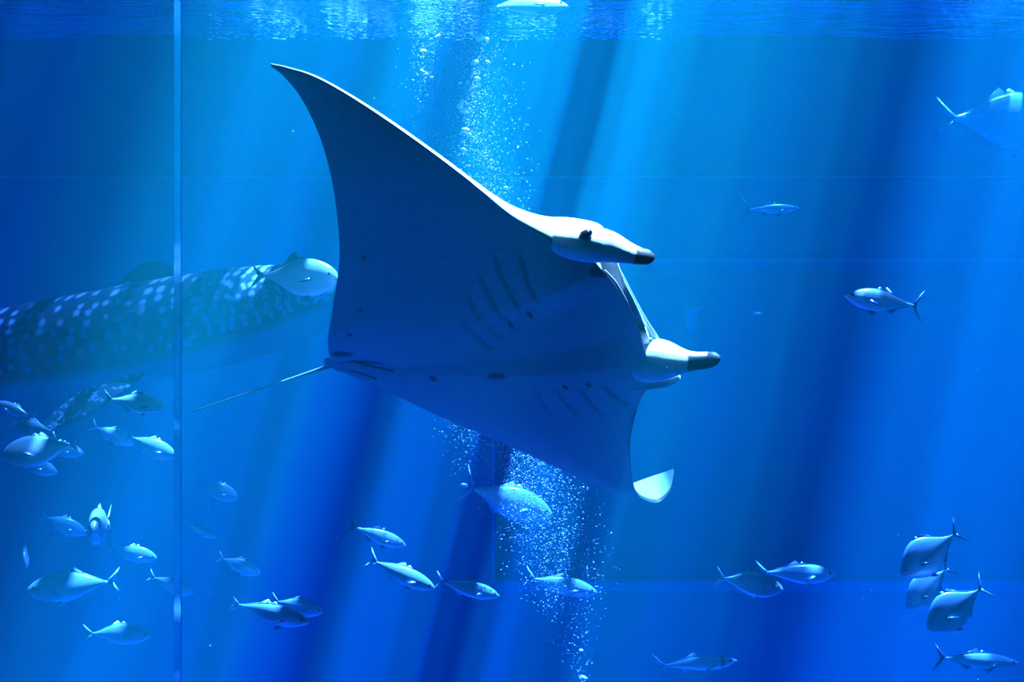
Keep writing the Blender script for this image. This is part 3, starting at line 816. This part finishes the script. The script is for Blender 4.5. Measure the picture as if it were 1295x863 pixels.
# ------------------------------------------------------------------ bubbles
def mat_plain(name, col, rough=0.25, spec=0.5):
    m, nt, out = new_mat(name)
    b = N(nt, 'ShaderNodeBsdfPrincipled'); b.inputs['Base Color'].default_value = (*col, 1); b.inputs['Roughness'].default_value = rough
    tc = N(nt, 'ShaderNodeTexCoord'); nz = N(nt, 'ShaderNodeTexNoise'); nz.inputs['Scale'].default_value = 30
    bpn = N(nt, 'ShaderNodeBump'); bpn.inputs['Strength'].default_value = 0.1
    nt.links.new(tc.outputs['Object'], nz.inputs['Vector']); nt.links.new(nz.outputs['Fac'], bpn.inputs['Height']); nt.links.new(bpn.outputs['Normal'], b.inputs['Normal'])
    nt.links.new(b.outputs[0], out.inputs['Surface'])
    return m
M_BUB = mat_plain('bubble_film', (0.40, 0.42, 0.42), 0.2)
M_BIGBUB = mat_plain('big_bubble_film', (0.85, 0.88, 0.84), 0.3)
bm = bmesh.new(); bmesh.ops.create_icosphere(bm, subdivisions=1, radius=1.0)
ICO_V = np.array([tuple(v.co) for v in bm.verts]); ICO_F = np.array([[v.index for v in f.verts] for f in bm.faces]); bm.free()
def blob_mesh(name, items):
    """many small ellipsoids in one mesh: (x, y, z, rx, ry, rz)"""
    it = np.array(items)
    V_ = (ICO_V[None] * it[:, None, 3:6] + it[:, None, :3]).reshape(-1, 3)
    F_ = (ICO_F[None] + (np.arange(len(it)) * len(ICO_V))[:, None, None]).reshape(-1, 3)
    me_ = bpy.data.meshes.new(name)
    me_.from_pydata(V_.tolist(), [], F_.tolist()); me_.update()
    me_.polygons.foreach_set('use_smooth', [True] * len(me_.polygons))
    return me_
rb = random.Random(11)
COL_Y = [-10, 60, 150, 240, 400, 540, 600, 660, 735, 790, 870]
COL_X = [580, 582, 590, 612, 640, 632, 662, 688, 708, 722, 737]
COL_W = [60, 60, 62, 60, 70, 62, 66, 58, 52, 26, 10]
COL_N = [1.2, 1.2, 1.0, .8, .8, 1.5, 1.5, 1.0, .55, .14, .05]
items = []
DB = 9.2
while len(items) < 11500:
    y = rb.uniform(-10, 870)
    if rb.random() * 1.5 > np.interp(y, COL_Y, COL_N): continue
    w = np.interp(y, COL_Y, COL_W)
    dx = rb.gauss(0, 0.55)
    if abs(dx) > 1.5: continue
    if y < 260 and rb.random() < 0.5: dx = rb.choice([-0.75, 0.15, 0.2]) + rb.gauss(0, 0.16)
    x = np.interp(y, COL_Y, COL_X) + dx * w
    d = DB + rb.gauss(0, 0.55) * w / F * DB
    p = P(x, y, d)
    if p.z > SURF_Z - 0.1: continue
    r = 0.0030 + 0.0060 * rb.random() ** 3 + (0.004 if rb.random() < 0.03 else 0)
    items.append((p.x, p.y, p.z, r, r, r * rb.uniform(0.7, 1)))
tag(link('bubble_column', blob_mesh('bubble_column', items), M_BUB), 'column of fine white air bubbles rising behind the manta ray', 'bubbles', kind='stuff')
BIG = [(603, 100, 5), (582, 134, 5.5), (587, 140, 5), (584, 128, 4), (588, 165, 5), (593, 170, 4), (600, 79, 4.5), (617, 79, 3), (555, 47, 5), (606, 48, 6), (615, 50, 4), (535, 66, 4), (541, 95, 4.5), (546, 99, 3.5), (533, 91, 4), (582, 105, 3), (586, 190, 4), (640, 238, 3), (735, 823, 2.6), (738, 857, 3.4), (734, 858, 2.4), (588, 614, 4)]
for k, (x, y, r) in enumerate(BIG):
    p = P(x, y, DB - 0.3 + 0.5 * rb.random()); rr = px_r(r, p.y)
    b = ball('air_bubble', (0, 0, 0), rr, M_BIGBUB, None, rb.uniform(.9, 1.3), 1.0, rb.uniform(.55, .9), Matrix.Rotation(rb.uniform(-.5, .5), 3, 'Y'), 10)
    for v in b.data.vertices: v.co *= 1 + rb.uniform(-.2, .2)
    b.location = p
    tag(b, 'large white air bubble gleaming in the bubble column', 'bubble', 'large bubbles in the bubble column')
# froth strewn along the underside of the water surface
items = []
for k in range(1050):
    x = rb.gauss(520, 130) if rb.random() < .6 else rb.uniform(265, 850)
    if not 262 < x < 852: continue
    y = rb.choice([12, 20, 28, 33, 40, 46, 24]) + rb.gauss(0, 2.6) + (x - 600) * (0.015 if x > 600 else -0.008)
    y = min(max(y, 1), 50)
    d = (SURF_Z - 0.07 - CZ) * F / (CY - y)
    p = P(x, y, min(d, WALL_Y - .1))
    r = 0.006 + 0.012 * rb.random() ** 2
    items.append((p.x, p.y, SURF_Z - 0.06 - rb.random() * .03, r * rb.uniform(1, 3.5), r, r * .6))
tag(link('surface_froth', blob_mesh('surface_froth', items), M_BIGBUB), 'sparkling froth strewn along the water surface beside the bubbles', 'froth', kind='stuff')
# specks drifting in the water
items = []
for k in range(420):
    d = rb.uniform(5.5, 14); x = rb.uniform(-10, 1305); y = rb.uniform(60, 870)
    p = P(x, y, d); r = 0.0016 + 0.003 * rb.random() ** 4
    items.append((p.x, p.y, p.z, r, r, r))
tag(link('drifting_particles', blob_mesh('drifting_particles', items), M_BUB), 'tiny pale specks drifting all through the water', 'particles', kind='stuff')
# micro-bubble mist inside the column
m, nt, out = new_mat('micro_bubble_mist')
vsn = N(nt, 'ShaderNodeVolumeScatter'); vsn.inputs['Color'].default_value = (0.05, 1.0, 0.75, 1); vsn.inputs['Density'].default_value = 0.045
nt.links.new(vsn.outputs[0], out.inputs['Volume'])
mv, mf = [], []
ny_, ns_ = 24, 20
for i in range(ny_):
    y = -5 + 800 * i / (ny_ - 1)
    c_ = P(np.interp(y, COL_Y, COL_X), y, DB); w = np.interp(y, COL_Y, COL_W) / F * DB * 0.85
    for j in range(ns_):
        a = 2 * math.pi * j / ns_
        mv.append((c_.x + w * math.cos(a), c_.y + w * math.sin(a), min(c_.z, SURF_Z - .08)))
for i in range(ny_ - 1):
    for j in range(ns_):
        mf.append((i * ns_ + j, i * ns_ + (j + 1) % ns_, (i + 1) * ns_ + (j + 1) % ns_, (i + 1) * ns_ + j))
mf.append(tuple(range(ns_))); mf.append(tuple(reversed(range((ny_ - 1) * ns_, ny_ * ns_))))
mist_me = mesh('bubble_mist', mv, mf)
bm = bmesh.new(); bm.from_mesh(mist_me); bmesh.ops.recalc_face_normals(bm, faces=bm.faces[:]); bm.to_mesh(mist_me); bm.free()
tag(link('bubble_mist', mist_me, m), 'faint pale mist of micro bubbles in the bubble column', 'mist', kind='stuff')

# ------------------------------------------------------------------ pale wedge shape in the rear window
M_WEDGE = mat_paint('pale_wedge_coat', (0.55, 0.75, 0.78), (0.6, 0.8, 0.82), 6)
DW = WALL_Y + REC - 0.06
def slab(name, px, d, th, mat, parent=None):
    n = len(px)
    v = [tuple(P(x, y, d)) for x, y in px] + [tuple(P(x, y, d) + Vector((0, th, 0))) for x, y in px]
    f = [tuple(range(n)), tuple(reversed(range(n, 2 * n)))] + [((k + 1) % n, k, n + k, n + (k + 1) % n) for k in range(n)]
    return link(name, mesh(name, v, f, False), mat, parent)
pn = slab('pale_wedge', [(866, 389), (886, 388), (880, 408), (870, 430), (868, 410)], DW, 0.05, M_WEDGE)
tag(pn, 'pale wedge shape in the rear window beside the ray horn', 'wedge_shape')
